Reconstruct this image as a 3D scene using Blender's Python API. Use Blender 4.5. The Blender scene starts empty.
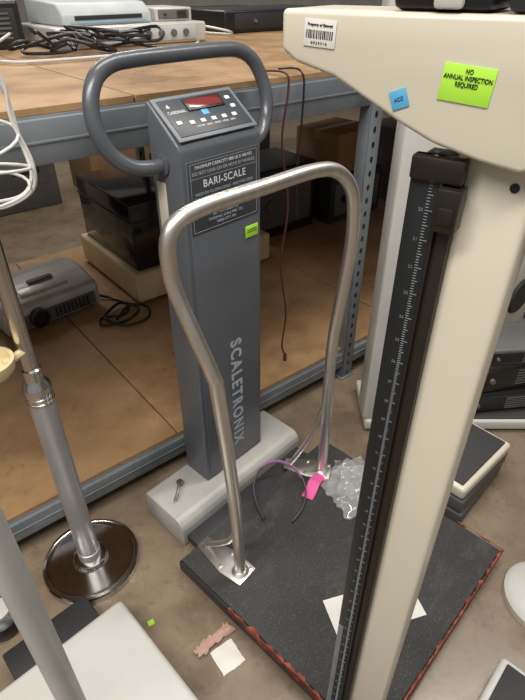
import bpy, bmesh, math, random
from mathutils import Vector, Matrix, Euler, noise
random.seed(7)
sc = bpy.context.scene
COL = sc.collection
rad = math.radians
MW = {}

# ---------------------------------------------------------------- materials
def M(name, col, rough=.5, metal=0., col2=None, scale=8., lo=.4, hi=.65, bump=0., bscale=150., stretch=(1,1,1),
      trans=0., emit=None, estr=0., coat=0., detail=6.):
    m = bpy.data.materials.new(name); m.use_nodes = True
    nt = m.node_tree; N = nt.nodes; L = nt.links
    b = N['Principled BSDF']
    b.inputs['Base Color'].default_value = (*col, 1)
    b.inputs['Roughness'].default_value = rough
    b.inputs['Metallic'].default_value = metal
    b.inputs['Transmission Weight'].default_value = trans
    b.inputs['Coat Weight'].default_value = coat
    if emit:
        b.inputs['Emission Color'].default_value = (*emit, 1); b.inputs['Emission Strength'].default_value = estr
    tc = N.new('ShaderNodeTexCoord'); mp = N.new('ShaderNodeMapping'); mp.inputs['Scale'].default_value = stretch
    L.new(tc.outputs['Object'], mp.inputs['Vector'])
    n = N.new('ShaderNodeTexNoise'); n.inputs['Scale'].default_value = scale; n.inputs['Detail'].default_value = detail
    L.new(mp.outputs['Vector'], n.inputs['Vector'])
    r = N.new('ShaderNodeValToRGB'); r.color_ramp.elements[0].position = lo; r.color_ramp.elements[1].position = hi
    c2 = col2 if col2 else tuple(c*.86 for c in col)
    r.color_ramp.elements[0].color = (*c2, 1); r.color_ramp.elements[1].color = (*col, 1)
    L.new(n.outputs['Fac'], r.inputs['Fac']); L.new(r.outputs['Color'], b.inputs['Base Color'])
    if bump:
        n2 = N.new('ShaderNodeTexNoise'); n2.inputs['Scale'].default_value = bscale; n2.inputs['Detail'].default_value = 3
        L.new(mp.outputs['Vector'], n2.inputs['Vector'])
        bp = N.new('ShaderNodeBump'); bp.inputs['Strength'].default_value = bump; bp.inputs['Distance'].default_value = .002
        L.new(n2.outputs['Fac'], bp.inputs['Height']); L.new(bp.outputs['Normal'], b.inputs['Normal'])
    return m

def overlay(m, scale, lo, hi, c_lo, c_hi, fac=1., stretch=(1,1,1), detail=10, rough=None, kind='MULTIPLY'):
    nt = m.node_tree; N = nt.nodes; L = nt.links; b = N['Principled BSDF']
    old = b.inputs['Base Color'].links[0].from_socket
    tc = N.new('ShaderNodeTexCoord'); mp = N.new('ShaderNodeMapping'); mp.inputs['Scale'].default_value = stretch
    mp.inputs['Location'].default_value = (scale*.37, 1.3, 2.1)
    L.new(tc.outputs['Object'], mp.inputs['Vector'])
    n = N.new('ShaderNodeTexNoise'); n.inputs['Scale'].default_value = scale; n.inputs['Detail'].default_value = detail
    n.inputs['Roughness'].default_value = .65
    L.new(mp.outputs['Vector'], n.inputs['Vector'])
    r = N.new('ShaderNodeValToRGB'); r.color_ramp.elements[0].position = lo; r.color_ramp.elements[1].position = hi
    r.color_ramp.elements[0].color = (*c_lo,1); r.color_ramp.elements[1].color = (*c_hi,1)
    L.new(n.outputs['Fac'], r.inputs['Fac'])
    mx = N.new('ShaderNodeMixRGB'); mx.blend_type = kind; mx.inputs[0].default_value = fac
    L.new(old, mx.inputs[1]); L.new(r.outputs['Color'], mx.inputs[2]); L.new(mx.outputs[0], b.inputs['Base Color'])
    if rough:
        r2 = N.new('ShaderNodeMapRange'); r2.inputs[1].default_value = .3; r2.inputs[2].default_value = .7
        r2.inputs[3].default_value = rough[0]; r2.inputs[4].default_value = rough[1]
        L.new(n.outputs['Fac'], r2.inputs[0]); L.new(r2.outputs[0], b.inputs['Roughness'])
    return m

def speckle(name, base, dots, scale=260, thr=.62, rough=.85):
    m = M(name, base, rough, bump=.6, bscale=300, scale=3.5, lo=.35, hi=.7, col2=tuple(c*.62 for c in base), detail=8)
    nt = m.node_tree; N = nt.nodes; L = nt.links; b = N['Principled BSDF']
    old = b.inputs['Base Color'].links[0].from_socket
    tc = N.new('ShaderNodeTexCoord'); n = N.new('ShaderNodeTexNoise'); n.inputs['Scale'].default_value = scale; n.inputs['Detail'].default_value = 1
    L.new(tc.outputs['Object'], n.inputs['Vector'])
    r = N.new('ShaderNodeValToRGB'); r.color_ramp.elements[0].position = thr; r.color_ramp.elements[1].position = thr+.1
    L.new(n.outputs['Fac'], r.inputs['Fac'])
    mx = N.new('ShaderNodeMixRGB'); mx.inputs[2].default_value = (*dots, 1)
    L.new(r.outputs['Color'], mx.inputs[0]); L.new(old, mx.inputs[1]); L.new(mx.outputs[0], b.inputs['Base Color'])
    return m

def punched(name, col):
    m = M(name, col, .45, .2, scale=14, bump=.05)
    nt = m.node_tree; N = nt.nodes; L = nt.links; b = N['Principled BSDF']
    old = b.inputs['Base Color'].links[0].from_socket
    tc = N.new('ShaderNodeTexCoord'); sp = N.new('ShaderNodeSeparateXYZ'); L.new(tc.outputs['Object'], sp.inputs[0])
    def mt(op, a, bb=None):
        q = N.new('ShaderNodeMath'); q.operation = op
        for i, v in enumerate((a, bb)):
            if v is None: continue
            if isinstance(v, (int, float)): q.inputs[i].default_value = v
            else: L.new(v, q.inputs[i])
        return q.outputs[0]
    z = mt('SUBTRACT', mt('MODULO', mt('ADD', sp.outputs[2], 10.0), .05), .025)
    z2 = mt('MULTIPLY', z, z)
    x2 = mt('MULTIPLY', sp.outputs[0], sp.outputs[0])
    d = mt('ADD', mt('MULTIPLY', z2, .45), x2)
    hole = mt('LESS_THAN', d, .00006)
    mx = N.new('ShaderNodeMixRGB'); mx.inputs[2].default_value = (.012,.012,.014,1)
    L.new(hole, mx.inputs[0]); L.new(old, mx.inputs[1]); L.new(mx.outputs[0], b.inputs['Base Color'])
    return m

mt_floor = M('concrete_floor', (.265,.210,.150), .38, col2=(.200,.157,.110), scale=1.3, lo=.3, hi=.7, bump=.08, bscale=60, detail=8)
overlay(mt_floor, 6, .35, .62, (.70,.67,.63), (1.06,1.05,1.02), .8, rough=(.18,.42))
overlay(mt_floor, 38, .30, .45, (.58,.53,.46), (1,1,1), .6)
mt_wall = M('painted_wall', (.30,.29,.27), .8)
mt_ply = M('hardboard', (.43,.275,.148), .40, col2=(.33,.20,.104), scale=1.6, stretch=(1,1.6,1), lo=.3, hi=.7, bump=.06, bscale=40, detail=8)
overlay(mt_ply, 4.5, .34, .56, (.66,.62,.58), (1.04,1.03,1.0), .85, rough=(.25,.48))
overlay(mt_ply, 10, .60, .72, (0,0,0), (.11,.105,.09), .7, stretch=(1,9,1), kind='ADD')
overlay(mt_ply, 14, .28, .40, (.55,.5,.45), (1,1,1), .7)
mt_rack = M('rack_paint', (.22,.245,.27), .38, .25, scale=6, col2=(.165,.185,.21), bump=.05)
mt_rackh = punched('rack_paint_punched', (.22,.245,.27))
mt_col = M('slate_paint', (.108,.120,.140), .32, .1, scale=4, bump=.08, bscale=500, col2=(.097,.109,.127))
mt_hand = M('handle_paint', (.095,.103,.122), .26, .1, bump=.05, bscale=500)
mt_panel = M('panel_grey', (.17,.19,.215), .45)
mt_label_dark = M('dark_label', (.045,.052,.064), .4)
mt_base = M('warm_grey_paint', (.44,.435,.42), .4, scale=9, col2=(.37,.365,.35))
mt_white = M('white_ink', (.75,.77,.78), .6)
mt_greyink = M('grey_ink', (.40,.44,.49), .6)
mt_tick = M('tick_ink', (.26,.285,.31), .6)
mt_dimink = M('dim_ink', (.17,.185,.20), .6)
mt_black = M('black_plastic', (.012,.012,.014), .35)
mt_blackm = M('black_matte', (.02,.02,.022), .65)
mt_ink = M('black_ink', (.01,.01,.01), .6)
mt_steel = M('satin_steel', (.80,.77,.73), .36, 1., scale=40, stretch=(1,1,.1), bump=.04, col2=(.70,.675,.64))
mt_discs = M('polished_steel', (.58,.565,.545), .17, 1., scale=30, col2=(.50,.49,.47))
mt_chrome = M('chrome', (.68,.67,.66), .2, 1.)
mt_greytube = M('satin_grey_tube', (.42,.42,.435), .38, .55)
mt_mat = speckle('grit_mat', (.050,.049,.050), (.10,.10,.10))
overlay(mt_mat, 5, .55, .72, (0,0,0), (.045,.043,.04), .8, kind='ADD', stretch=(1,2.2,1))
mt_frame = M('dark_frame', (.045,.045,.05), .5, .3)
mt_red = M('red_tape', (.62,.17,.10), .65, col2=(.26,.07,.045), scale=40)
mt_cream = M('cream_enamel', (.64,.60,.495), .33, scale=3, col2=(.60,.56,.46), coat=.2)
mt_cream2 = M('cream_plastic', (.72,.58,.34), .45)
mt_whitep = M('white_enamel', (.58,.575,.555), .35, scale=5, col2=(.53,.525,.50))
mt_silver = M('silver_plastic', (.60,.59,.57), .33, .25)
mt_silverd = M('dark_silver_plastic', (.12,.12,.12), .45)
mt_green = M('green_sticker', (.42,.80,.06), .5, col2=(.40,.76,.06))
mt_blue = M('blue_tape', (.10,.40,.68), .55)
mt_paper = M('paper', (.74,.73,.70), .7)
mt_pink = M('pink_tag', (.85,.12,.38), .5)
mt_tan = M('torn_cardboard', (.50,.32,.26), .8, scale=30)
mt_cardb = M('cardboard', (.34,.20,.10), .8)
mt_redd = M('red_display', (.20,.022,.02), .15, coat=.5)
mt_brown = M('brown_black', (.020,.015,.012), .4, .2)
mt_rule = M('rule_black', (.010,.0115,.013), .4)
mt_acrylic = M('smoked_acrylic', (.008,.008,.010), .10)
mt_mattop = M('rubber_mat', (.040,.040,.042), .7, bump=.3, bscale=300)
mt_redcable = M('dark_red_cable', (.09,.02,.02), .5)
mt_bluep = M('pale_blue_plastic', (.30,.42,.52), .4)
mt_screen = M('off_white_plastic', (.50,.54,.56), .4)
mt_brass = M('dull_brass', (.30,.27,.20), .4, .8)
mt_loop = M('purple_grey_band', (.075,.062,.08), .4)
mt_mauve = M('mauve_band', (.36,.16,.34), .45)
mt_bag = M('clear_plastic', (.93,.94,.96), .08, col2=(.86,.88,.90))
_b = mt_bag.node_tree.nodes['Principled BSDF']; _b.inputs['Alpha'].default_value = .16; _b.inputs['Specular IOR Level'].default_value = 1.0; _b.inputs['Coat Weight'].default_value = 1.

# ---------------------------------------------------------------- geometry
def cr(pts, n=8, closed=False):
    P = [Vector(p) for p in pts]; out = []
    m = len(P); rng = range(m if closed else m-1)
    for i in rng:
        if closed: a,b,c,d = P[(i-1)%m],P[i],P[(i+1)%m],P[(i+2)%m]
        else: a,b,c,d = P[max(i-1,0)],P[i],P[i+1],P[min(i+2,m-1)]
        for k in range(n):
            t = k/n
            out.append(.5*((2*b)+(-a+c)*t+(2*a-5*b+4*c-d)*t*t+(-a+3*b-3*c+d)*t*t*t))
    if not closed: out.append(P[-1])
    return out
def floorz(pts, z):
    return [Vector((p.x,p.y,max(p.z,z))) for p in pts]

class B:
    def __init__(s): s.bm = bmesh.new()
    def _add(s, tb, mi, xf=None):
        if xf is not None: tb.transform(xf)
        for f in tb.faces: f.material_index = mi
        me = bpy.data.meshes.new('tmp'); tb.to_mesh(me); tb.free()
        s.bm.from_mesh(me); bpy.data.meshes.remove(me); return s
    def box(s, x0,x1,y0,y1,z0,z1, bev=.003, seg=2, mi=0, xf=None):
        tb = bmesh.new()
        bmesh.ops.create_cube(tb, size=1, matrix=Matrix.Translation(((x0+x1)/2,(y0+y1)/2,(z0+z1)/2)) @ Matrix.Diagonal((abs(x1-x0),abs(y1-y0),abs(z1-z0),1)))
        if bev: bmesh.ops.bevel(tb, geom=tb.edges[:], offset=bev, segments=seg, profile=.5, affect='EDGES', clamp_overlap=True)
        return s._add(tb, mi, xf)
    def tube(s, pts, r, sides=14, mi=0, closed=False, xf=None, flat=1.):
        tb = bmesh.new(); P = [Vector(p) for p in pts]; n = len(P); rings = []
        T = []
        for i in range(n):
            if closed: t = P[(i+1)%n]-P[(i-1)%n]
            else: t = P[min(i+1,n-1)]-P[max(i-1,0)]
            T.append(t.normalized())
        up = Vector((0,0,1)) if abs(T[0].z) < .9 else Vector((1,0,0))
        u = T[0].cross(up).normalized()
        for i in range(n):
            u = (u-T[i]*u.dot(T[i])).normalized(); v = T[i].cross(u)
            rr = r[i] if isinstance(r, (list, tuple)) else r
            rings.append([tb.verts.new(P[i]+u*rr*flat*math.cos(2*math.pi*k/sides)+v*rr*math.sin(2*math.pi*k/sides)) for k in range(sides)])
        for i in range(n if closed else n-1):
            a, b = rings[i], rings[(i+1)%n]
            for k in range(sides): tb.faces.new((a[k], a[(k+1)%sides], b[(k+1)%sides], b[k]))
        if not closed: tb.faces.new(rings[0][::-1]); tb.faces.new(rings[-1])
        bmesh.ops.recalc_face_normals(tb, faces=tb.faces[:])
        return s._add(tb, mi, xf)
    def lathe(s, prof, c=(0,0,0), sides=40, mi=0, xf=None):
        tb = bmesh.new(); rings = []
        for r, z in prof:
            if r < 1e-6: rings.append([tb.verts.new((c[0],c[1],c[2]+z))])
            else: rings.append([tb.verts.new((c[0]+r*math.cos(2*math.pi*k/sides), c[1]+r*math.sin(2*math.pi*k/sides), c[2]+z)) for k in range(sides)])
        for a, b in zip(rings, rings[1:]):
            for k in range(sides):
                q = []
                q.append(a[k % len(a)])
                if len(a) > 1: q.append(a[(k+1)%sides])
                if len(b) > 1: q.append(b[(k+1)%sides])
                q.append(b[k % len(b)])
                if len(q) > 2: tb.faces.new(q)
        if len(rings[0]) > 1: tb.faces.new(rings[0][::-1])
        if len(rings[-1]) > 1: tb.faces.new(rings[-1])
        bmesh.ops.recalc_face_normals(tb, faces=tb.faces[:])
        return s._add(tb, mi, xf)
    def prism(s, poly, e0, e1, axis='y', bev=.003, seg=2, mi=0, xf=None):
        tb = bmesh.new()
        def mk(p, e):
            if axis == 'y': return (p[0], e, p[1])
            if axis == 'x': return (e, p[0], p[1])
            return (p[0], p[1], e)
        a = [tb.verts.new(mk(p, e0)) for p in poly]; b = [tb.verts.new(mk(p, e1)) for p in poly]
        n = len(poly)
        tb.faces.new(a); tb.faces.new(b[::-1])
        for i in range(n): tb.faces.new((a[i], b[i], b[(i+1)%n], a[(i+1)%n]))
        bmesh.ops.recalc_face_normals(tb, faces=tb.faces[:])
        if bev: bmesh.ops.bevel(tb, geom=tb.edges[:], offset=bev, segments=seg, profile=.5, affect='EDGES', clamp_overlap=True)
        return s._add(tb, mi, xf)
    def grid(s, fn, nx, ny, th=.0008, mi=0, xf=None):
        tb = bmesh.new()
        g = [[Vector(fn(i,j)) for j in range(ny+1)] for i in range(nx+1)]
        top = [[tb.verts.new(p+Vector((0,0,th))) for p in r] for r in g]; bot = [[tb.verts.new(p) for p in r] for r in g]
        for i in range(nx):
            for j in range(ny):
                tb.faces.new((top[i][j],top[i+1][j],top[i+1][j+1],top[i][j+1])); tb.faces.new((bot[i][j],bot[i][j+1],bot[i+1][j+1],bot[i+1][j]))
        for i in range(nx):
            tb.faces.new((top[i][0],bot[i][0],bot[i+1][0],top[i+1][0])); tb.faces.new((top[i][ny],top[i+1][ny],bot[i+1][ny],bot[i][ny]))
        for j in range(ny):
            tb.faces.new((top[0][j],top[0][j+1],bot[0][j+1],bot[0][j])); tb.faces.new((top[nx][j],bot[nx][j],bot[nx][j+1],top[nx][j+1]))
        return s._add(tb, mi, xf)
    def sheet(s, w, h, amp=.004, nx=10, ny=10, ragged=0., th=.0008, mi=0, xf=None, seed=1):
        rnd = random.Random(seed); ph = [rnd.uniform(0,6) for _ in range(4)]
        def pt(i, j):
            x = (i/nx-.5)*w; y = (j/ny-.5)*h
            if ragged and (i in (0,nx) or j in (0,ny)): x += rnd.uniform(-ragged,ragged); y += rnd.uniform(-ragged,ragged)
            z = amp*(1+math.sin(x/w*5+ph[0])*math.cos(y/h*4+ph[1]))*.5+amp*.3*(1+math.sin(x/w*11+ph[2]+y/h*7))
            return x, y, z
        return s.grid(pt, nx, ny, th, mi, xf)
    def ribbon(s, pts, w, th=.0015, mi=0):
        tb = bmesh.new(); n = len(pts); P = [Vector(p) for p in pts]; rows = []
        for i in range(n):
            t = (P[min(i+1,n-1)]-P[max(i-1,0)]).normalized(); sd = t.cross(Vector((0,0,1)))
            sd = sd.normalized() if sd.length > .05 else Vector((1,0,0)); up = sd.cross(t).normalized()
            rows.append([tb.verts.new(P[i]+sd*a*w/2+up*b*th/2) for a,b in ((-1,-1),(1,-1),(1,1),(-1,1))])
        for a,b in zip(rows, rows[1:]):
            for k in range(4): tb.faces.new((a[k],a[(k+1)%4],b[(k+1)%4],b[k]))
        tb.faces.new(rows[0][::-1]); tb.faces.new(rows[-1]); bmesh.ops.recalc_face_normals(tb, faces=tb.faces[:])
        return s._add(tb, mi)
    def out(s, name, mats, parent=None, label=None, category=None, group=None, xf=None, angle=38, under=None):
        bm = s.bm
        if xf is not None: bm.transform(xf)
        if not isinstance(mats, (list, tuple)): mats = [mats]
        xs = [v.co for v in bm.verts]
        mn = Vector([min(c[i] for c in xs) for i in range(3)]); mx = Vector([max(c[i] for c in xs) for i in range(3)])
        c = (mn+mx)/2
        if parent is None and label: c.z = mn.z
        bmesh.ops.translate(bm, verts=bm.verts[:], vec=-c)
        for f in bm.faces: f.smooth = True
        for e in bm.edges:
            if len(e.link_faces) == 2: e.smooth = e.calc_face_angle(0) < rad(angle)
        me = bpy.data.meshes.new(name); bm.to_mesh(me); bm.free()
        for m in mats: me.materials.append(m)
        o = bpy.data.objects.new(name, me); o.location = c; COL.objects.link(o)
        if parent: o.parent = parent
        if under: o.parent = under; o.location = c-under.location
        if label: o['label'] = label
        if category: o['category'] = category
        if group: o['group'] = group
        return o

def thing(name, label, category, loc=(0,0,0), rz=0, group=None):
    o = bpy.data.objects.new(name, None); COL.objects.link(o); o.empty_display_size = .1
    o.location = loc; o.rotation_euler = (0,0,rad(rz)); o['label'] = label; o['category'] = category
    if group: o['group'] = group
    MW[o] = Matrix.Translation(loc) @ Matrix.Rotation(rad(rz), 4, 'Z')
    return o
def toL(o, p): return MW[o].inverted() @ Vector(p)

def text(name, body, size, xf, mat, parent, extrude=.0002, align='CENTER', sx=1., bold=0., under=None, space=None):
    cu = bpy.data.curves.new(name, 'FONT'); cu.body = body; cu.size = size; cu.align_x = align; cu.align_y = 'CENTER'; cu.extrude = extrude
    cu.offset = bold; cu.space_character = space if space else 1.0+bold*18
    to = bpy.data.objects.new('t', cu); COL.objects.link(to)
    dg = bpy.context.evaluated_depsgraph_get(); me = bpy.data.meshes.new_from_object(to.evaluated_get(dg)); me.name = name
    bpy.data.objects.remove(to)
    me.materials.clear(); me.materials.append(mat)
    me.transform(Matrix.Diagonal((sx,1,1,1)))
    o = bpy.data.objects.new(name, me); COL.objects.link(o); o.parent = parent
    o.location = xf.to_translation(); o.rotation_euler = xf.to_euler()
    if under: o.parent = under; o.location = xf.to_translation()-under.location
    return o
T = Matrix.Translation
def RX(a): return Matrix.Rotation(rad(a), 4, 'X')
def RY(a): return Matrix.Rotation(rad(a), 4, 'Y')
def RZ(a): return Matrix.Rotation(rad(a), 4, 'Z')
def structure(o): o['kind'] = 'structure'; return o

# ---------------------------------------------------------------- room
structure(B().box(-6,7,-3,9,-.1,0,0).out('floor', mt_floor))
structure(B().box(-6,7,9,9.1,0,4,0).out('wall_back', mt_wall))
structure(B().box(-6.1,-6,-3,9,0,4,0).out('wall_left', mt_wall))
structure(B().box(7,7.1,-3,9,0,4,0).out('wall_right', mt_wall))

# ---------------------------------------------------------------- storage rack
RO = (-.729,1.024,0); RA = 38.9
rack = thing('storage_rack', 'blue-grey steel storage rack with brown hardboard decks', 'storage rack', RO, RA)
MR = MW[rack]
def R(x,y,z=0): return tuple(MR @ Vector((x,y,z)))
D = 1.80
XU = [-1.30, 1.43, 4.0]
for x0, x1 in ((-1.27,1.40),(1.46,3.97)):
    for zt, h in ((.143,.078),(1.256,.10)):
        for y0, sg in ((0,1),(D,-1)):
            poly = [(0,zt-h),(.045,zt-h),(.045,zt),(.012,zt),(.012,zt-.006),(0,zt-.006)]
            poly = [(y0+sg*a, b) for a, b in poly]
            b = B().prism(poly, x0, x1, 'x', .002)
            b.box(x0, x1, y0+sg*(-.003), y0+sg*.004, zt-h*.55, zt-h*.55+.006, .001)
            b.out('shelf_beam', mt_rack, rack)
for x in XU:
    for y, sg in ((-.005,1),(D+.005,-1)):
        B().box(x-.03, x+.03, y, y+sg*.004, 0, 1.30, .001).out('upright', mt_rackh, rack)
        b = B(); b.box(x-.03, x-.026, y, y+sg*.05, 0, 1.30, .001); b.box(x-.04,x+.04,y-.01,y+sg*.055,0,.006,.001)
        b.out('upright_flange', mt_rack, rack)
    for z in (.06, 1.17):
        B().box(x-.02, x+.02, .05, D-.05, z, z+.05, .002).out('end_beam', mt_rack, rack)
for xa in (-.6,0,.7,2.1,2.8,3.4):
    for z in (.09,1.19):
        B().box(xa-.02, xa+.02, .05, D-.05, z, z+.05, .002).out('cross_bar', mt_rack, rack)
for zt in (.143,1.256):
    for x0,x1 in ((-1.29,-.68),(-.675,.55),(.555,1.775),(1.78,3.0),(3.005,3.99)):
        B().box(x0,x1,.014,D-.01,zt+.0005,zt+.0165,.001,1).out('deck_board', mt_ply, rack)
ZL, ZU = .161, 1.274

# ---------------------------------------------------------------- bariatric scale
BA = 46.5
bs = thing('bariatric_scale', 'slate grey bariatric scale with column, steel handrail and black platform', 'scale', (-.255,.937,0), BA)
X0,X1,Y0,Y1 = .24,.50,.13,.24
b = B().prism([(Y0,.10),(Y0,1.185),(Y0+.006,1.197),(Y1-.006,1.278),(Y1,1.272),(Y1,.10)], X0, X1, 'x', .007, 3)
column = b.out('column', mt_col, bs)
B().box(X0+.014,X1-.012,Y0-.003,Y0+.002,.12,1.16,.0015).out('front_cover', mt_col, bs, under=column)
MP = T(((X0+X1)/2,(Y0+Y1)/2-.001,1.2405)) @ RX(37)
b = B().box(-.123,.123,-.062,.062,0,.004,.002).box(-.112,.112,-.052,.052,.004,.0055,.001,mi=1)
panel = b.out('display_panel', [mt_panel, mt_label_dark], bs, xf=MP)
B().box(-.045,.068,.010,.045,.0055,.009,.0015).box(-.038,.061,.015,.040,.009,.0098,.0003,mi=1).out('display_screen', [mt_black, mt_redd], bs, xf=MP, under=panel)
for x,y in [(-.058+i*.033,-.020) for i in range(5)]+[(.088,.030),(.088,.004),(-.092,-.015)]:
    B().box(x-.007,x+.007,y-.005,y+.005,.0055,.0075,.001).out('button', mt_white, bs, xf=MP, under=panel)
B().prism([(-.098,.028),(-.088,.028),(-.093,.038)],.0055,.0066,'z',0).out('emblem', mt_white, bs, xf=MP, under=panel)
text('lettering','CARDINAL',.0115, MP @ T((-.078,.014,.0058)), mt_white, bs, under=panel, sx=.92)
text('lettering','ON/OFF   LB/KG   WEIGH   HOLD   ZERO',.0066, MP @ T((.008,-.033,.0058)), mt_white, bs, under=panel)
B().box(-.012,.008,-.0055,.0095,.0056,.0062,.0002).out('blue_tape', mt_blue, bs, xf=MP, under=panel)
b = B().box(X0+.016,X1-.014,Y0-.0045,Y0-.003,.985,1.160,.0004)
for z0 in (.990,1.120,1.154): b.box(X0+.022,X1-.020,Y0-.0049,Y0-.0044,z0,z0+.0008,0,mi=1)
for xx in (X0+.022,X1-.0208): b.box(xx,xx+.0008,Y0-.0049,Y0-.0044,.990,1.1548,0,mi=1)
ilabel = b.out('instruction_label', [mt_label_dark, mt_greyink], bs)
MF = T(((X0+X1)/2,Y0-.0047,0)) @ RX(90)
def ft(s, z, size, m=mt_greyink, x=0, bold=0, space=None): text('lettering', s, size, MF @ T((x,z,0)), m, bs, bold=bold, under=ilabel, space=space)
ft('MAXIMUM CAPACITY 880 LB X 400 KG',1.145,.0108,mt_white); ft('DO NOT LEAN ON OR MOVE BY HANDLE',1.131,.0108,mt_greyink)
ft('BARI-SCALE',1.104,.025,mt_white,0,.0002,1.10)
for i, s in enumerate(['PRESS ON TO ZERO SCALE - WAIT FOR ZERO','STEP ONTO THE PLATFORM AND STAND STILL','READ WEIGHT ON DISPLAY','PRESS HOLD TO KEEP WEIGHT','FOR MEDICAL USE ONLY','BATTERY OPERATED','CARDINAL SCALE MFG. CO.','WEBB CITY, MO']):
    ft(s,1.082-i*.0115,.0094, mt_greyink)
text('lettering','SCALETRONIX',.060, T((.385,Y0-.0036,.405)) @ RX(90) @ RZ(-90), M('muted_ink',(.42,.46,.51),.6), bs, sx=.88, bold=.0020, under=column, space=1.30)
gs = B().box(.437,.483,Y0-.006,Y0-.0035,.925,.957,.0003).out('green_sticker', mt_green, bs)
text('lettering','NO ANNUAL\nINSPECTION',.0065, T((.46,Y0-.0063,.943)) @ RX(90), mt_ink, bs, under=gs)
B().box(X0-.0012,X0+.001,.192,.226,.985,1.105,.0003).out('side_sticker', M('cream_sticker',(.62,.58,.46),.6), bs)
cx = .37
half = [(.125,.195,1.148),(.16,.196,1.146),(.205,.205,1.155),(.243,.220,1.185),(.262,.233,1.232),(.258,.248,1.285),(.232,.258,1.33),(.19,.264,1.352),(.13,.266,1.358)]
hp = [(cx-a,y,z) for a,y,z in half]+[(cx,.267,1.359)]+[(cx+a,y,z) for a,y,z in half[::-1]]
b = B().tube(cr(hp,7), .0175, 18)
for sx in (-1,1): b.lathe([(.026,0),(.026,.006),(.019,.010)], sides=24, xf=T((cx+sx*.129,.195,1.148)) @ RY(90*sx))
b.out('handle', mt_hand, bs)
b = B().prism([(.056,.004),(.057,.072),(.062,.090),(.073,.103),(.088,.109),(.240,.109),(.250,.100),(.250,.004)], .065,.632,'x',.004,3)
cbase = b.out('column_base', mt_base, bs)
b = B().lathe([(.010,0),(.010,.010),(.006,.013),(0,.013)], (.165,.187,.109), 20).tube(cr([(.165,.187,.124),(.150,.172,.134),(.125,.15,.130),(.105,.14,.120)],4), .0045, 8)
b.box(.155,.175,.177,.197,.120,.128,.003)
b.out('locking_lever', mt_brass, bs, under=cbase)
b = B().box(0,.71,-.70,0,.012,.052,.004)
for x,y in ((.06,-.06),(.65,-.06),(.06,-.64),(.65,-.64)): b.lathe([(.02,0),(.02,.014)], (x,y,0), 16)
b.box(.08,.62,-.01,.060,.015,.045,.003)
plat = b.out('platform', mt_frame, bs)
B().box(.006,.704,-.694,-.006,.0525,.062,.003).out('platform_mat', mt_mat, bs, under=plat)
def ragged(name, p0, p1, nrm, w=.008, z=.0625, drop=.024, seed=2):
    bm = bmesh.new(); p0=Vector(p0); p1=Vector(p1); nrm=Vector(nrm); n=160; rows=[]
    for i in range(n+1):
        c = p0.lerp(p1,i/n); s = c*30
        a = max(.0008, w*(.45+1.3*noise.noise(s+Vector((seed,0,0)))+.5*noise.noise(s*3)))
        d = max(.002, drop*(.5+1.1*noise.noise(s*.8+Vector((0,seed,5)))))
        rows.append([bm.verts.new(c-nrm*a+Vector((0,0,z))), bm.verts.new(c+nrm*.0012+Vector((0,0,z+.0008))), bm.verts.new(c+nrm*(.0022+.004*abs(noise.noise(s)))+Vector((0,0,z-d)))])
    for a,b_ in zip(rows,rows[1:]):
        for k in range(2): bm.faces.new((a[k],a[k+1],b_[k+1],b_[k]))
    bmesh.ops.solidify(bm, geom=bm.faces[:], thickness=.0008)
    q = B(); q._add(bm,0); return q.out(name, mt_red, bs, under=plat)
ragged('red_edge_tape',(0,-.22,0),(0,-.70,0),(-1,0,0),.011,drop=.028,seed=3)
ragged('red_edge_tape',(0,-.70,0),(.71,-.70,0),(0,-1,0),.009,drop=.028,seed=4)
ragged('red_edge_tape',(.71,-.70,0),(.71,-.55,0),(1,0,0),.004,drop=.012,seed=5)
A = (-.066,.897); Bq = (.2115,1.2885)
pts = [(A[0],A[1],.066),(-.072,.901,.35),(-.100,.915,.72),(-.112,.92,.79),(-.172,.94,.965),(-.184,.945,1.03),(-.178,.95,1.10),(-.135,.985,1.132),(.0,1.10,1.142),
       (.122,1.21,1.145),(.180,1.252,1.128),(.219,1.275,1.075),(.231,1.282,.99),(.230,1.284,.90),(.216,1.282,.74),(.206,1.28,.60),(.2085,1.284,.35),(Bq[0],Bq[1],.066)]
rail = B().tube(cr([toL(bs,p) for p in pts],6), .0170, 20).out('handrail', mt_steel, bs)
for q in ([(-.069,.90,.26),(-.10,.925,.17),(-.172,.985,.068)], [(.2095,1.284,.42),(.17,1.298,.24),(.10,1.318,.068)]):
    B().tube(cr([toL(bs,p) for p in q],4), .0085, 12).out('handrail_brace', mt_steel, bs, under=rail)
for p, q in (((A[0],A[1]),(-.172,.985)), ((Bq[0],Bq[1]),(.10,1.318))):
    a = toL(bs,(*p,0)); c = toL(bs,(*q,0)); dx = (c-a); ang = math.degrees(math.atan2(dx.y,dx.x)); ln = dx.length
    XF = T((a.x,a.y,.0625)) @ RZ(ang)
    b = B().prism([(-.03,-.035),(.045,-.042),(ln+.02,-.022),(ln+.02,.022),(.045,.042),(-.03,.035)],0,.004,'z',.001)
    b.lathe([(.026,.004),(.026,.006),(.019,.012)],sides=24)
    for x,y in ((-.02,-.025),(-.02,.025),(ln+.005,0),(.055,-.028),(.055,.028)): b.lathe([(.006,.004),(.006,.007),(0,.0085)],(x,y,0),10)
    b.out('foot_plate', mt_steel, bs, xf=XF, under=rail)

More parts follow.
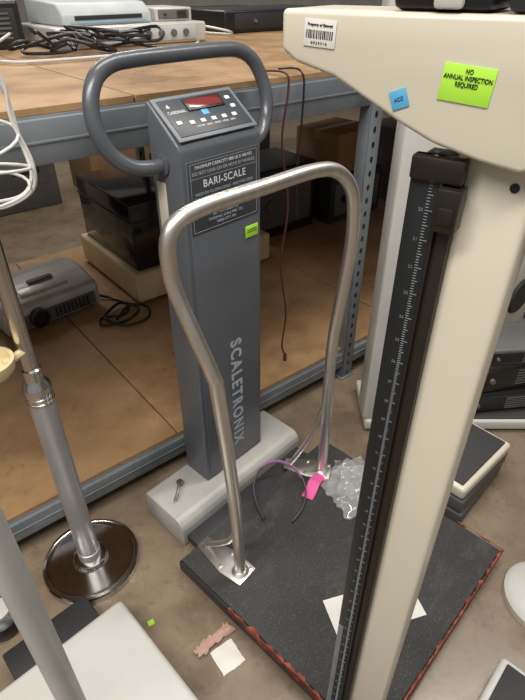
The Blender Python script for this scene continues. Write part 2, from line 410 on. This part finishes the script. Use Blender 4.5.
# ---------------------------------------------------------------- things lying on the platform
lp = cr([(.004,1.075,.0695),(-.018,1.13,.074),(-.030,1.19,.087),(-.018,1.245,.10),(.015,1.275,.112),(.06,1.283,.115),(.107,1.262,.108),(.138,1.22,.092),(.146,1.17,.078),(.128,1.11,.072),(.097,1.067,.0695)],6)
B().tube(lp[:22],.0068,10,flat=.5).tube(lp[21:42],.0072,10,flat=.5,mi=1).tube(lp[41:],.0068,10,flat=.5).out('headband', [mt_loop, mt_mauve], None, 'purple-grey curved plastic band lying on the scale platform', 'band')
b = B().ribbon(cr([(.150,1.165,.066),(.166,1.195,.068),(.180,1.222,.080),(.198,1.248,.074),(.215,1.258,.068)],5),.040)
b.out('ribbon', mt_pink, None, 'bright pink folded ribbon tag beside a clear bag', 'ribbon')
def bagf(seed, w, h, zt):
    def f(i, j):
        u = i/48*2-1; v = j/48*2-1
        r = math.sqrt(u*u+v*v)/1.41
        q = Vector((u*1.2+seed, v*1.2, seed*.7))
        rid = (1-2.2*abs(noise.noise(q)))*.65+(1-2.2*abs(noise.noise(q*1.9)))*.28+(1-2*abs(noise.noise(q*3.4)))*.05
        z = max(0., zt*(1-r*r*1.2)*(.4+.7*rid))
        ex = 1-.25*abs(noise.noise(Vector((v*2.4,seed,1)))) ; ey = 1-.25*abs(noise.noise(Vector((u*2.4,seed,4))))
        return (u*w*ex+.012*noise.noise(q*1.7), v*h*ey+.012*noise.noise(q*1.9+Vector((3,3,3))), .0632+z)
    return f
b = B().grid(bagf(2.3,.120,.095,.040),48,48,.0004,xf=T((.322,1.222,0)) @ RZ(35))
b.grid(bagf(5.1,.085,.075,.065),48,48,.0004,xf=T((.305,1.235,-.0004)) @ RZ(70))
b.out('plastic_bag', mt_bag, None, 'crumpled clear plastic bag on the black platform', 'plastic bag', angle=80)
B().sheet(.26,.12,.002,10,6,0,seed=6).out('paper_sheet', mt_paper, None, 'folded white paper sheet lying on the black platform', 'paper', xf=T((.312,.786,.063)) @ RZ(17))
B().sheet(.068,.072,.003,8,8,.001,seed=8).out('paper_slip', mt_paper, None, 'small white paper slip on the concrete floor', 'paper', xf=T((-.094,.684,.0)) @ RZ(35))
B().sheet(.115,.030,.012,14,5,.006,seed=11).out('torn_cardboard', mt_tan, None, 'torn strip of tan cardboard on the concrete floor', 'cardboard scrap', xf=T((-.133,.728,.0)) @ RZ(42))
B().sheet(.018,.016,.001,3,3,0,seed=1).out('green_tag', mt_green, None, 'tiny green tag on the concrete floor', 'tag', xf=T((-.318,.777,0)) @ RZ(30))

# ---------------------------------------------------------------- physician scale (cream head, near)
PD = math.degrees(math.atan2(-.553,.833))
ps = thing('physician_scale', 'cream mechanical physician scale with black height rod', 'scale', (.175,.415,0), PD)
prof = [(-.165,1.482),(.165,1.482),(.165,1.451),(.125,1.442),(.066,1.411),(.050,1.404),(.030,1.390),(.0,1.394),(-.035,1.402),(-.060,1.412),(-.118,1.439),(-.152,1.447),(-.165,1.455)]
hd = B().prism(prof,-.042,.040,'y',.004,4).out('beam_housing', mt_cream, ps)
B().box(-.014,.041,-.022,.036,.07,1.405,.006,3).out('column', mt_cream, ps)
b = B().box(-.045,-.023,-.026,.0,.08,1.39,.002).box(-.0235,-.010,-.032,-.004,.08,1.385,.002,mi=1).box(-.0245,-.022,-.037,-.032,.08,1.38,.0008,mi=1)
rod = b.out('height_rod', [mt_black, mt_brown], ps)
rule = B().box(-.049,-.024,-.034,-.026,.08,1.392,.0015).out('measuring_rule', mt_rule, ps, under=rod)
b = B()
for i in range(0, 500):
    z = .15+i*.0025
    w = .0060 if i%10 == 0 else (.0045 if i%5 == 0 else .0028)
    b.box(-.0330,-.0330+w,-.0344,-.0338,z,z+.0005,0)
b.out('graduation_marks', mt_tick, ps, under=rod)
for i in range(0, 49):
    z = .15+i*.025
    text('numeral', str(78-i), .0042, T((-.0365,-.0343,z)) @ RX(90), mt_dimink, ps, under=rod)
B().box(-.0480,-.0400,-.0352,-.034,.30,.70,.0003).out('inner_scale_strip', M('pale_slate_strip',(.17,.19,.21),.4), ps, under=rod)
b = B().box(-.049,-.008,-.039,-.026,1.374,1.392,.002).box(-.024,-.005,-.044,-.026,1.338,1.372,.002).box(-.020,-.008,-.0455,-.043,1.345,1.358,.0008)
b.out('rod_bracket', mt_brown, ps, under=rod)
B().lathe([(.0035,0),(.0035,.0008),(0,.0008)],sides=16,xf=T((.026,-.0222,1.375)) @ RX(90)).out('bolt_hole', mt_ink, ps)
B().box(-.080,-.012,-.038,.03,1.4825,1.53,.006).out('rod_cap', mt_black, ps)
B().box(-.050,-.030,-.043,-.037,1.484,1.50,.004).out('rod_cap_plate', mt_whitep, ps)
B().box(-.005,.075,-.038,.03,1.4825,1.54,.006).out('poise_block', mt_blackm, ps)
B().box(.010,.05,-.042,-.037,1.487,1.50,.004).out('poise_plate', mt_silver, ps)
MFc = lambda x,z: T((x,-.0424,z)) @ RX(90)
bc = B().box(-.0132,.0132,-.0088,.0088,-.0002,.0005,.0002).out('barcode_sticker', mt_paper, ps, xf=MFc(-.131,1.467) @ RZ(-3))
b = B(); x = -.0115; rnd = random.Random(3)
while x < .0105:
    w = rnd.choice([.0003,.0005,.0009]); b.box(x,x+w,-.0035,.002,.0005,.0007,0); x += w+rnd.choice([.0005,.0008])
b.out('barcode', mt_ink, ps, xf=MFc(-.131,1.467) @ RZ(-3), under=bc)
text('lettering','Property of Biomed',.0026, MFc(-.131,1.467) @ RZ(-3) @ T((0,.0055,.0008)), mt_ink, ps, under=bc)
text('lettering','0 0 2 4 7 1 6',.0026, MFc(-.131,1.467) @ RZ(-3) @ T((0,-.0062,.0008)), mt_ink, ps, under=bc)
isk = B().box(-.0175,.0175,-.0115,.0115,-.0002,.0005,.0002).out('inspection_sticker', mt_green, ps, xf=MFc(-.018,1.442) @ RZ(-4))
text('lettering','NO\nANNUAL INSPECTION\nREQUIRED',.0041, MFc(-.018,1.442) @ RZ(-4) @ T((0,.0038,.0008)), mt_ink, ps, sx=.80, bold=.00004, under=isk)
bsk = B().box(-.0064,.0064,-.0064,.0064,-.0002,.0005,.0002).out('blue_sticker', mt_blue, ps, xf=MFc(-.0635,1.4290) @ RZ(22))
text('lettering','ACC',.0035, MFc(-.0635,1.4290) @ RZ(22) @ T((0,0,.0008)), M('blue_ink',(.02,.08,.25),.6), ps, under=bsk)
B().box(-.14,.14,-.46,.045,.012,.07,.015,4).out('base', mt_cream, ps)
B().box(-.125,.125,-.445,-.06,.07,.076,.004).out('tread_mat', mt_mattop, ps)

# ---------------------------------------------------------------- second tall scale further back
ws = thing('physician_scale', 'white tall column scale standing by the rack upright', 'scale', (.475,1.62,0), 0)
B().box(-.075,.075,-.06,.06,.06,1.42,.012,3).out('column', mt_whitep, ws)
B().box(-.065,.66,-.07,.20,.01,.06,.012,3).out('base', mt_whitep, ws)
B().box(.10,.62,-.06,.18,.06,.066,.003).out('tread_mat', mt_mattop, ws)
B().box(-.16,.16,-.05,.05,1.40,1.48,.01,3).out('beam_housing', mt_whitep, ws)

# ---------------------------------------------------------------- stacked platforms on the right
mt_dgrey = M('dark_grey_plastic',(.10,.10,.102),.5)
def bl(x,y,z=0): return tuple(MW[bs] @ Vector((x,y,z)))
c = bl(.905,-.36)
for k in range(2):
    st = thing('floor_scale', 'low dark grey floor scale in a stack on concrete', 'scale', (c[0],c[1],k*.066), BA-k*2, group='stacked grey floor scales')
    B().box(-.165,.165,-.19,.19,.006,.058,.008,3).box(-.155,.155,-.18,.18,.0,.065,.004).out('body', mt_dgrey, st)
    B().box(-.14,.14,-.165,.165,.0651,.0658,.0002).out('cover', mt_mattop, st)
st2 = thing('floor_scale', 'black matted cream-rimmed floor scale stacked on grey scales', 'scale', (c[0]-.008,c[1],.1325), BA-4)
B().box(-.155,.160,-.195,.185,0,.045,.012,4).out('rim', mt_cream, st2)
B().box(-.138,.142,-.178,.168,.0452,.052,.003).out('rubber_mat', mt_mattop, st2)

st3p = bl(.215,-1.05)
st3 = thing('floor_scale', 'low floor scale with black mat and white rim on concrete', 'scale', (st3p[0]-.02,st3p[1]+.025,0), BA)
B().box(-.185,.185,-.19,.19,.0,.07,.014,4).out('rim', mt_whitep, st3)
B().box(-.167,.167,-.172,.172,.0702,.077,.003).out('rubber_mat', mt_mattop, st3)
wf = thing('round_pedestal', 'white round pedestal base on the concrete floor', 'pedestal', (.835,.84,0))
B().lathe([(.12,0),(.12,.02),(.105,.035),(.04,.045),(.03,.05),(.028,.30),(0,.30)], sides=40).out('pedestal', mt_whitep, wf)
B().lathe([(.045,.046),(.045,.055),(.03,.060)], sides=32).out('collar', mt_black, wf)

# ---------------------------------------------------------------- equipment
def equip(name, x,y,z, w,d,h, rz, mats, label, cat, vents=True):
    t = thing(name, label, cat, (x,y,z), rz)
    ca = B().box(-w/2,w/2,-d/2,d/2,0,h,min(.012,h*.12),3).out('casing', mats[0], t)
    fp = B().box(-w*.42,w*.42,-d/2-.004,-d/2+.004,h*.15,h*.85,.003).out('front_panel', mats[1], t)
    if vents:
        b = B()
        for i in range(6): b.box(w*.08,w*.34,-d/2-.007,-d/2-.003,h*(.22+i*.1),h*(.26+i*.1),.0005)
        b.out('vent', mats[2], t, under=fp)
        B().lathe([(h*.09,0),(h*.08,.012),(0,.012)],sides=20,xf=T((-w*.25,-d/2-.004,h*.5)) @ RX(90)).out('knob', mats[2], t, under=fp)
    return t
def carton(x,y,z,w,d,h,rz,label):
    t = thing('cardboard_box', label, 'box', (x,y,z), rz)
    B().box(-w/2,w/2,-d/2,d/2,0,h,.003).out('carton', mt_cardb, t)
    B().box(-w/2-.001,w/2+.001,-.025,.025,h-.05,h+.001,.0003).out('packing_tape', M('tan_tape',(.42,.30,.18),.35), t)
equip('equipment_case', .925,1.705,.0675, .36,.22,.10,8,(mt_black,mt_blackm,mt_silverd),'flat black equipment case on a white scale base','equipment')
equip('equipment_case', .94,1.71,.168, .33,.20,.13,14,(mt_blackm,mt_black,mt_silverd),'black equipment case with rounded edges on another','equipment')
equip('equipment_case', .95,1.705,.299, .30,.20,.07,5,(mt_silverd,mt_black,mt_silverd),'dark grey slim device atop stacked black cases','equipment')
equip('storage_cabinet', 1.03,2.08,0,.36,.30,.86,RA,(mt_whitep,mt_silver,mt_blackm),'white boxy cabinet behind black equipment','cabinet')
equip('equipment_case', 1.03,2.08,.861,.34,.28,.16,RA,(mt_blackm,mt_silverd,mt_silver),'black device on a white cabinet','equipment')

hb = thing('incubator', 'smoked black acrylic box on a cream base on the rack deck', 'equipment', R(1.255,1.24,ZL), RA)
ib = B().box(-.375,.47,-.335,.335,.010,.165,.014,4).out('base', mt_cream2, hb)
for x in (-.3,.38):
    for y in (-.27,.27): B().lathe([(.02,0),(.02,.011)],(x,y,0),12).out('foot', mt_blackm, hb)
hd2 = B().box(-.345,.36,-.305,.305,.165,.50,.01,3).out('hood', mt_acrylic, hb)
B().box(-.349,.364,-.309,.309,.405,.415,.002).out('hood_trim', mt_blackm, hb, under=hd2)

pj = thing('projector', 'silver projector with lens on the hardboard deck', 'projector', R(.50,1.20,ZL), RA+6)
b = B().prism([(-.19,.015),(-.19,.105),(-.172,.138),(-.04,.172),(.06,.176),(.172,.148),(.19,.110),(.19,.015)], -.25,.22,'x',.020,5)
pc = b.out('casing', mt_silver, pj)
B().box(-.22,.19,-.196,-.185,.030,.095,.004).out('front_panel', mt_silverd, pj, under=pc)
b = B()
for i in range(9): b.box(-.02+i*.02,-.01+i*.02,-.200,-.194,.038,.087,.001)
b.out('grille', mt_blackm, pj, under=pc)
B().lathe([(.045,0),(.045,.03),(.037,.034),(.032,.022),(0,.022)],sides=32,xf=T((-.10,-.185,.068)) @ RX(90)).out('lens', mt_black, pj, under=pc)
b = B()
for i in range(10): b.box(.2185,.2225,-.13+i*.022,-.12+i*.022,.05,.11,.0006)
b.out('side_vent', mt_blackm, pj, under=pc)
B().box(-.13,.10,-.11,.02,.156,.170,.006,xf=RX(5)).out('lid', mt_silver, pj, under=pc)
B().box(-.06,.06,-.06,-.03,.168,.180,.005).out('latch', mt_silverd, pj, under=pc)
for x in (-.2,.18):
    for y in (-.15,.15): B().lathe([(.014,0),(.014,.018)],(x,y,0),12).out('foot', mt_blackm, pj)
cp = [R(.745,1.12,ZL+.02),R(.80,1.05,ZL+.009),R(.835,.96,ZL+.009),R(.78,.87,ZL+.009),R(.68,.90,ZL+.009),R(.65,.84,ZL+.009),R(.76,.81,ZL+.009),R(.85,.86,ZL+.018),R(.81,.96,ZL+.02),R(.74,.94,ZL+.018),R(.68,.87,ZL+.02),R(.74,.77,ZL+.009),R(.85,.77,ZL+.009),R(.89,.85,ZL+.02),R(.82,.90,ZL+.028),R(.72,.83,ZL+.02)]
B().tube(floorz(cr(cp,6),ZL+.0085),.0068,8).out('power_cable', mt_black, None, 'coiled black power cable on the hardboard deck', 'cable')
pH = [R(1.02,.10,1.279),R(1.02,.0,1.283),R(1.02,-.014,1.24),R(1.00,-.014,1.1),R(1.03,-.016,.9),R(1.005,-.014,.7),R(1.035,-.015,.5),R(1.02,-.015,.36),R(1.04,-.012,.30)]
b = B().tube(cr(pH,6),.0032,8); b.lathe([(.007,0),(.007,.03),(.003,.035)],R(1.04,-.012,.275),12)
b.out('hanging_cable', mt_redcable, None, 'thin dark red cable hanging from the upper shelf', 'cable')
cb2 = [R(1.08,.10,1.279),R(1.08,.0,1.283),R(1.08,-.014,1.2),R(1.065,-.014,1.0),R(1.07,-.015,.86)]
B().tube(cr(cb2,6),.003,8).out('hanging_cable', mt_black, None, 'thin black cable hanging from the upper shelf', 'cable')
equip('equipment_case', *R(2.05,1.35,ZL),.5,.4,.42,RA,(mt_black,mt_silverd,mt_silverd),'black bench instrument on the lower rack deck','equipment')
equip('equipment_case', *R(2.62,1.30,ZL),.5,.45,.30,RA,(mt_blackm,mt_silverd,mt_black),'matte black case on the lower rack deck','equipment')
carton(*R(2.62,1.30,ZL+.301),.40,.36,.25,RA+5,'small brown carton on a black case')
equip('equipment_case', *R(3.25,1.2,ZL),.45,.45,.5,RA,(mt_silverd,mt_black,mt_silver),'dark grey instrument on the lower rack deck','equipment')

# ---------------------------------------------------------------- upper deck objects
dv = equip('media_player', *R(1.10,1.22,ZU),.68,.40,.075,RA,(mt_silver,mt_screen,mt_silverd),'flat silver media unit on the upper rack deck','electronics',False)
for i in range(4): B().lathe([(.014,0),(.012,.01),(0,.01)],sides=16,xf=T((.05+i*.06,-.205,.04)) @ RX(90)).out('knob', mt_silverd, dv)
B().box(-.26,-.05,-.207,-.203,.025,.055,.001).out('disc_tray', mt_silverd, dv)
prn = thing('printer', 'pale blue-white slim printer on the silver media unit', 'printer', R(1.00,1.24,ZU+.0755), RA+4)
B().prism([(-.17,0),(-.17,.04),(-.12,.075),(.16,.09),(.16,0)],-.20,.20,'x',.010,3).out('casing', mt_screen, prn)
B().box(-.17,.17,-.173,-.166,.008,.016,.001).out('blue_stripe', mt_bluep, prn)
B().box(-.15,.15,-.174,-.168,.020,.034,.001).out('paper_slot', mt_blackm, prn)
equip('electronics_box', *R(1.34,1.24,ZU+.0755),.18,.26,.05,RA-3,(mt_silver,mt_silverd,mt_blackm),'small silver box on the silver media unit','electronics')
rnd = random.Random(5); cs = []
for i in range(46):
    y = .88+rnd.uniform(-.11,.11); cs.append(R(.60+.46*(i/46)+rnd.uniform(-.10,.10), y, ZU+.012+rnd.uniform(0,.075)))
B().tube(floorz(cr(cs,5),ZU+.008),.006,8).out('tangled_cable', mt_black, None, 'tangled black cables on the upper rack deck', 'cable')
cs = [R(.62,1.10,ZU+.06),R(.50,1.0,ZU+.02),R(.46,.90,ZU+.008),R(.50,.74,ZU+.008),R(.62,.70,ZU+.008),R(.85,.70,ZU+.008),R(1.05,.72,ZU+.008),R(1.2,.78,ZU+.008),R(1.33,.92,ZU+.008)]
B().tube(floorz(cr(cs,6),ZU+.007),.005,8).out('white_cable', mt_whitep, None, 'white cable looping beside the tangled cables', 'cable')
cs = [R(1.50,1.15,ZU+.05),R(1.58,1.05,ZU+.03),R(1.66,1.15,ZU+.008),R(1.62,1.3,ZU+.008)]
B().tube(floorz(cr(cs,6),ZU+.007),.005,8).out('white_cable', mt_whitep, None, 'short white cable behind the silver media unit', 'cable')
equip('equipment_case', *R(.56,1.38,ZU),.30,.34,.16,RA,(mt_black,mt_blackm,mt_silverd),'black boxy device on the upper rack deck','electronics')
equip('equipment_case', *R(2.08,1.45,ZU),.75,.40,.10,RA,(mt_black,mt_blackm,mt_silverd),'long black device on the upper rack deck','electronics')
for i,(x,y,w,h,mm,lb) in enumerate([(-.6,2.9,.7,.9,mt_blackm,'black cabinet on the floor beyond the rack'),(.9,3.3,.8,1.25,mt_silverd,'dark grey cabinet beyond the rack'),
        (2.0,3.2,.9,1.1,mt_cardb,'large brown cabinet beyond the rack'),(3.1,3.3,.8,1.3,mt_blackm,'tall black cabinet beyond the rack'),(-1.8,3.4,.9,1.2,mt_silverd,'wide dark grey cabinet beyond the rack')]):
    equip('storage_cabinet', *R(x,y,0),w,.5,h,RA,(mm,mt_silverd if mm is mt_blackm else mm,mt_blackm),lb,'cabinet')

# ---------------------------------------------------------------- pole stand
pp = thing('pole_stand', 'chrome and grey pole stand with round steel base', 'pole stand', (-.535,.969,0))
B().lathe([(.145,0),(.145,.022),(.142,.026),(.134,.027),(.130,.0245),(.120,.0240),(.055,.027),(.052,.036),(.048,.041),(.040,.043),(0,.043)], sides=72).out('base', mt_discs, pp, angle=30)
B().lathe([(.034,.043),(.034,.072),(.031,.074),(.031,.69),(0,.69)], sides=32).out('lower_tube', mt_greytube, pp)
b = B().lathe([(.0335,.672),(.0335,.676),(.0325,.677),(.0325,.682),(.0335,.683),(.0335,.690),(.0325,.691),(.0325,.696),(.0335,.697),(.0335,.712),(.030,.722),(.0225,.735),(.0225,.765),(.0185,.768),(0,.768)], sides=36)
b.out('collar', mt_chrome, pp, angle=25)
B().lathe([(.0180,.75),(.0180,1.55),(0,1.55)], sides=28).out('upper_pole', mt_chrome, pp)
tr = B().lathe([(.0,0),(.045,0),(.055,.012),(.058,.035),(.050,.035),(.046,.015),(0,.010)], (-.055,-.070,.80), 36); tr.tube([(0,-.01,.82),(-.03,-.045,.81)],.01,8)
tr.out('tray', mt_cream2, pp)
b = B()
def pw(pts): return [Vector(p)-Vector((-.535,.969,0)) for p in pts]
b.tube(cr(pw([(-.535,.96,1.42),(-.475,.98,1.41),(-.445,1.0,1.36),(-.446,1.0,1.295),(-.428,1.0,1.22),(-.440,1.0,1.17),(-.49,.99,1.142),(-.535,.969,1.14)]),6),.0035,8)
b.tube(cr(pw([(-.535,.96,1.40),(-.49,1.02,1.39),(-.468,1.05,1.33),(-.462,1.05,1.25),(-.448,1.03,1.19),(-.47,1.01,1.155),(-.53,.98,1.15)]),6),.0035,8)
for z,w,tl in ((1.265,.103,.02),(1.215,.110,-.015),(1.175,.10,.012)):
    b.tube([Vector((w*.95*math.cos(a*math.pi/12), w*.8*math.sin(a*math.pi/12)+.01, z+tl*math.sin(a*math.pi/12))) for a in range(24)],.003,8,closed=True)
b.out('wire_basket', M('white_wire',(.68,.67,.64),.4), pp)

# ---------------------------------------------------------------- near white scale with tube
ns = thing('column_scale', 'white low scale base with light grey tube post', 'scale', (-.394,.797,0), -46)
B().box(0,.46,-.46,0,.022,.10,.016,4).out('base', mt_whitep, ns)
for x,y in ((.05,-.05),(.41,-.05),(.05,-.41),(.41,-.41)): B().lathe([(.025,0),(.025,.024)],(x,y,0),20).out('foot', mt_blackm, ns)
B().lathe([(.034,.10),(.034,.112),(.021,.118),(.0185,.12),(.0185,1.30),(0,1.305)], (.392,-.238,0), 32).out('post', M('light_grey_tube',(.50,.505,.51),.35,.2), ns)
B().box(-.11,-.012,-.30,-.06,0,.05,.006).out('rubber_block', mt_blackm, None, 'flat black rubber block on the concrete floor', 'rubber block', xf=T((-.394,.797,0)) @ RZ(-46))
cw = thing('caster', 'round black and white caster foot on the floor', 'caster', (-.735,.775,0))
B().lathe([(.055,0),(.060,.02),(.055,.05),(.035,.065),(0,.065)], sides=32).out('wheel', mt_black, cw)
B().lathe([(.034,.064),(.034,.075),(0,.078)], sides=24).out('cap', mt_whitep, cw)

# ---------------------------------------------------------------- light, world, camera
def area(name, loc, rot, size, power, col=(1,1,1)):
    l = bpy.data.lights.new(name,'AREA'); l.shape='RECTANGLE'; l.size=size[0]; l.size_y=size[1]; l.energy=power; l.color=col
    o = bpy.data.objects.new(name,l); COL.objects.link(o); o.location=loc; o.rotation_euler=[rad(a) for a in rot]; return o
WC = (1,.95,.87)
area('ceiling_light', (-1.0,-.7,3.4),(18,0,0),(3.2,.35),125,WC)
area('ceiling_light', (1.0,1.6,3.8),(0,0,20),(3.2,.35),90,WC)
area('ceiling_light', (-1.8,4.6,3.8),(0,0,0),(3.2,.5),110,WC)
w = bpy.data.worlds.new('World'); sc.world = w; w.use_nodes = True
w.node_tree.nodes['Background'].inputs[0].default_value = (1,.97,.93,1); w.node_tree.nodes['Background'].inputs[1].default_value = .29
cam = bpy.data.cameras.new('camera'); co = bpy.data.objects.new('camera', cam); COL.objects.link(co)
co.location = (0,0,1.5); co.rotation_euler = (rad(90-35.2),0,0)
cam.sensor_fit='VERTICAL'; cam.sensor_height=36; cam.lens=27.05; cam.clip_start=.02
sc.camera = co
sc.view_settings.view_transform = 'Standard'
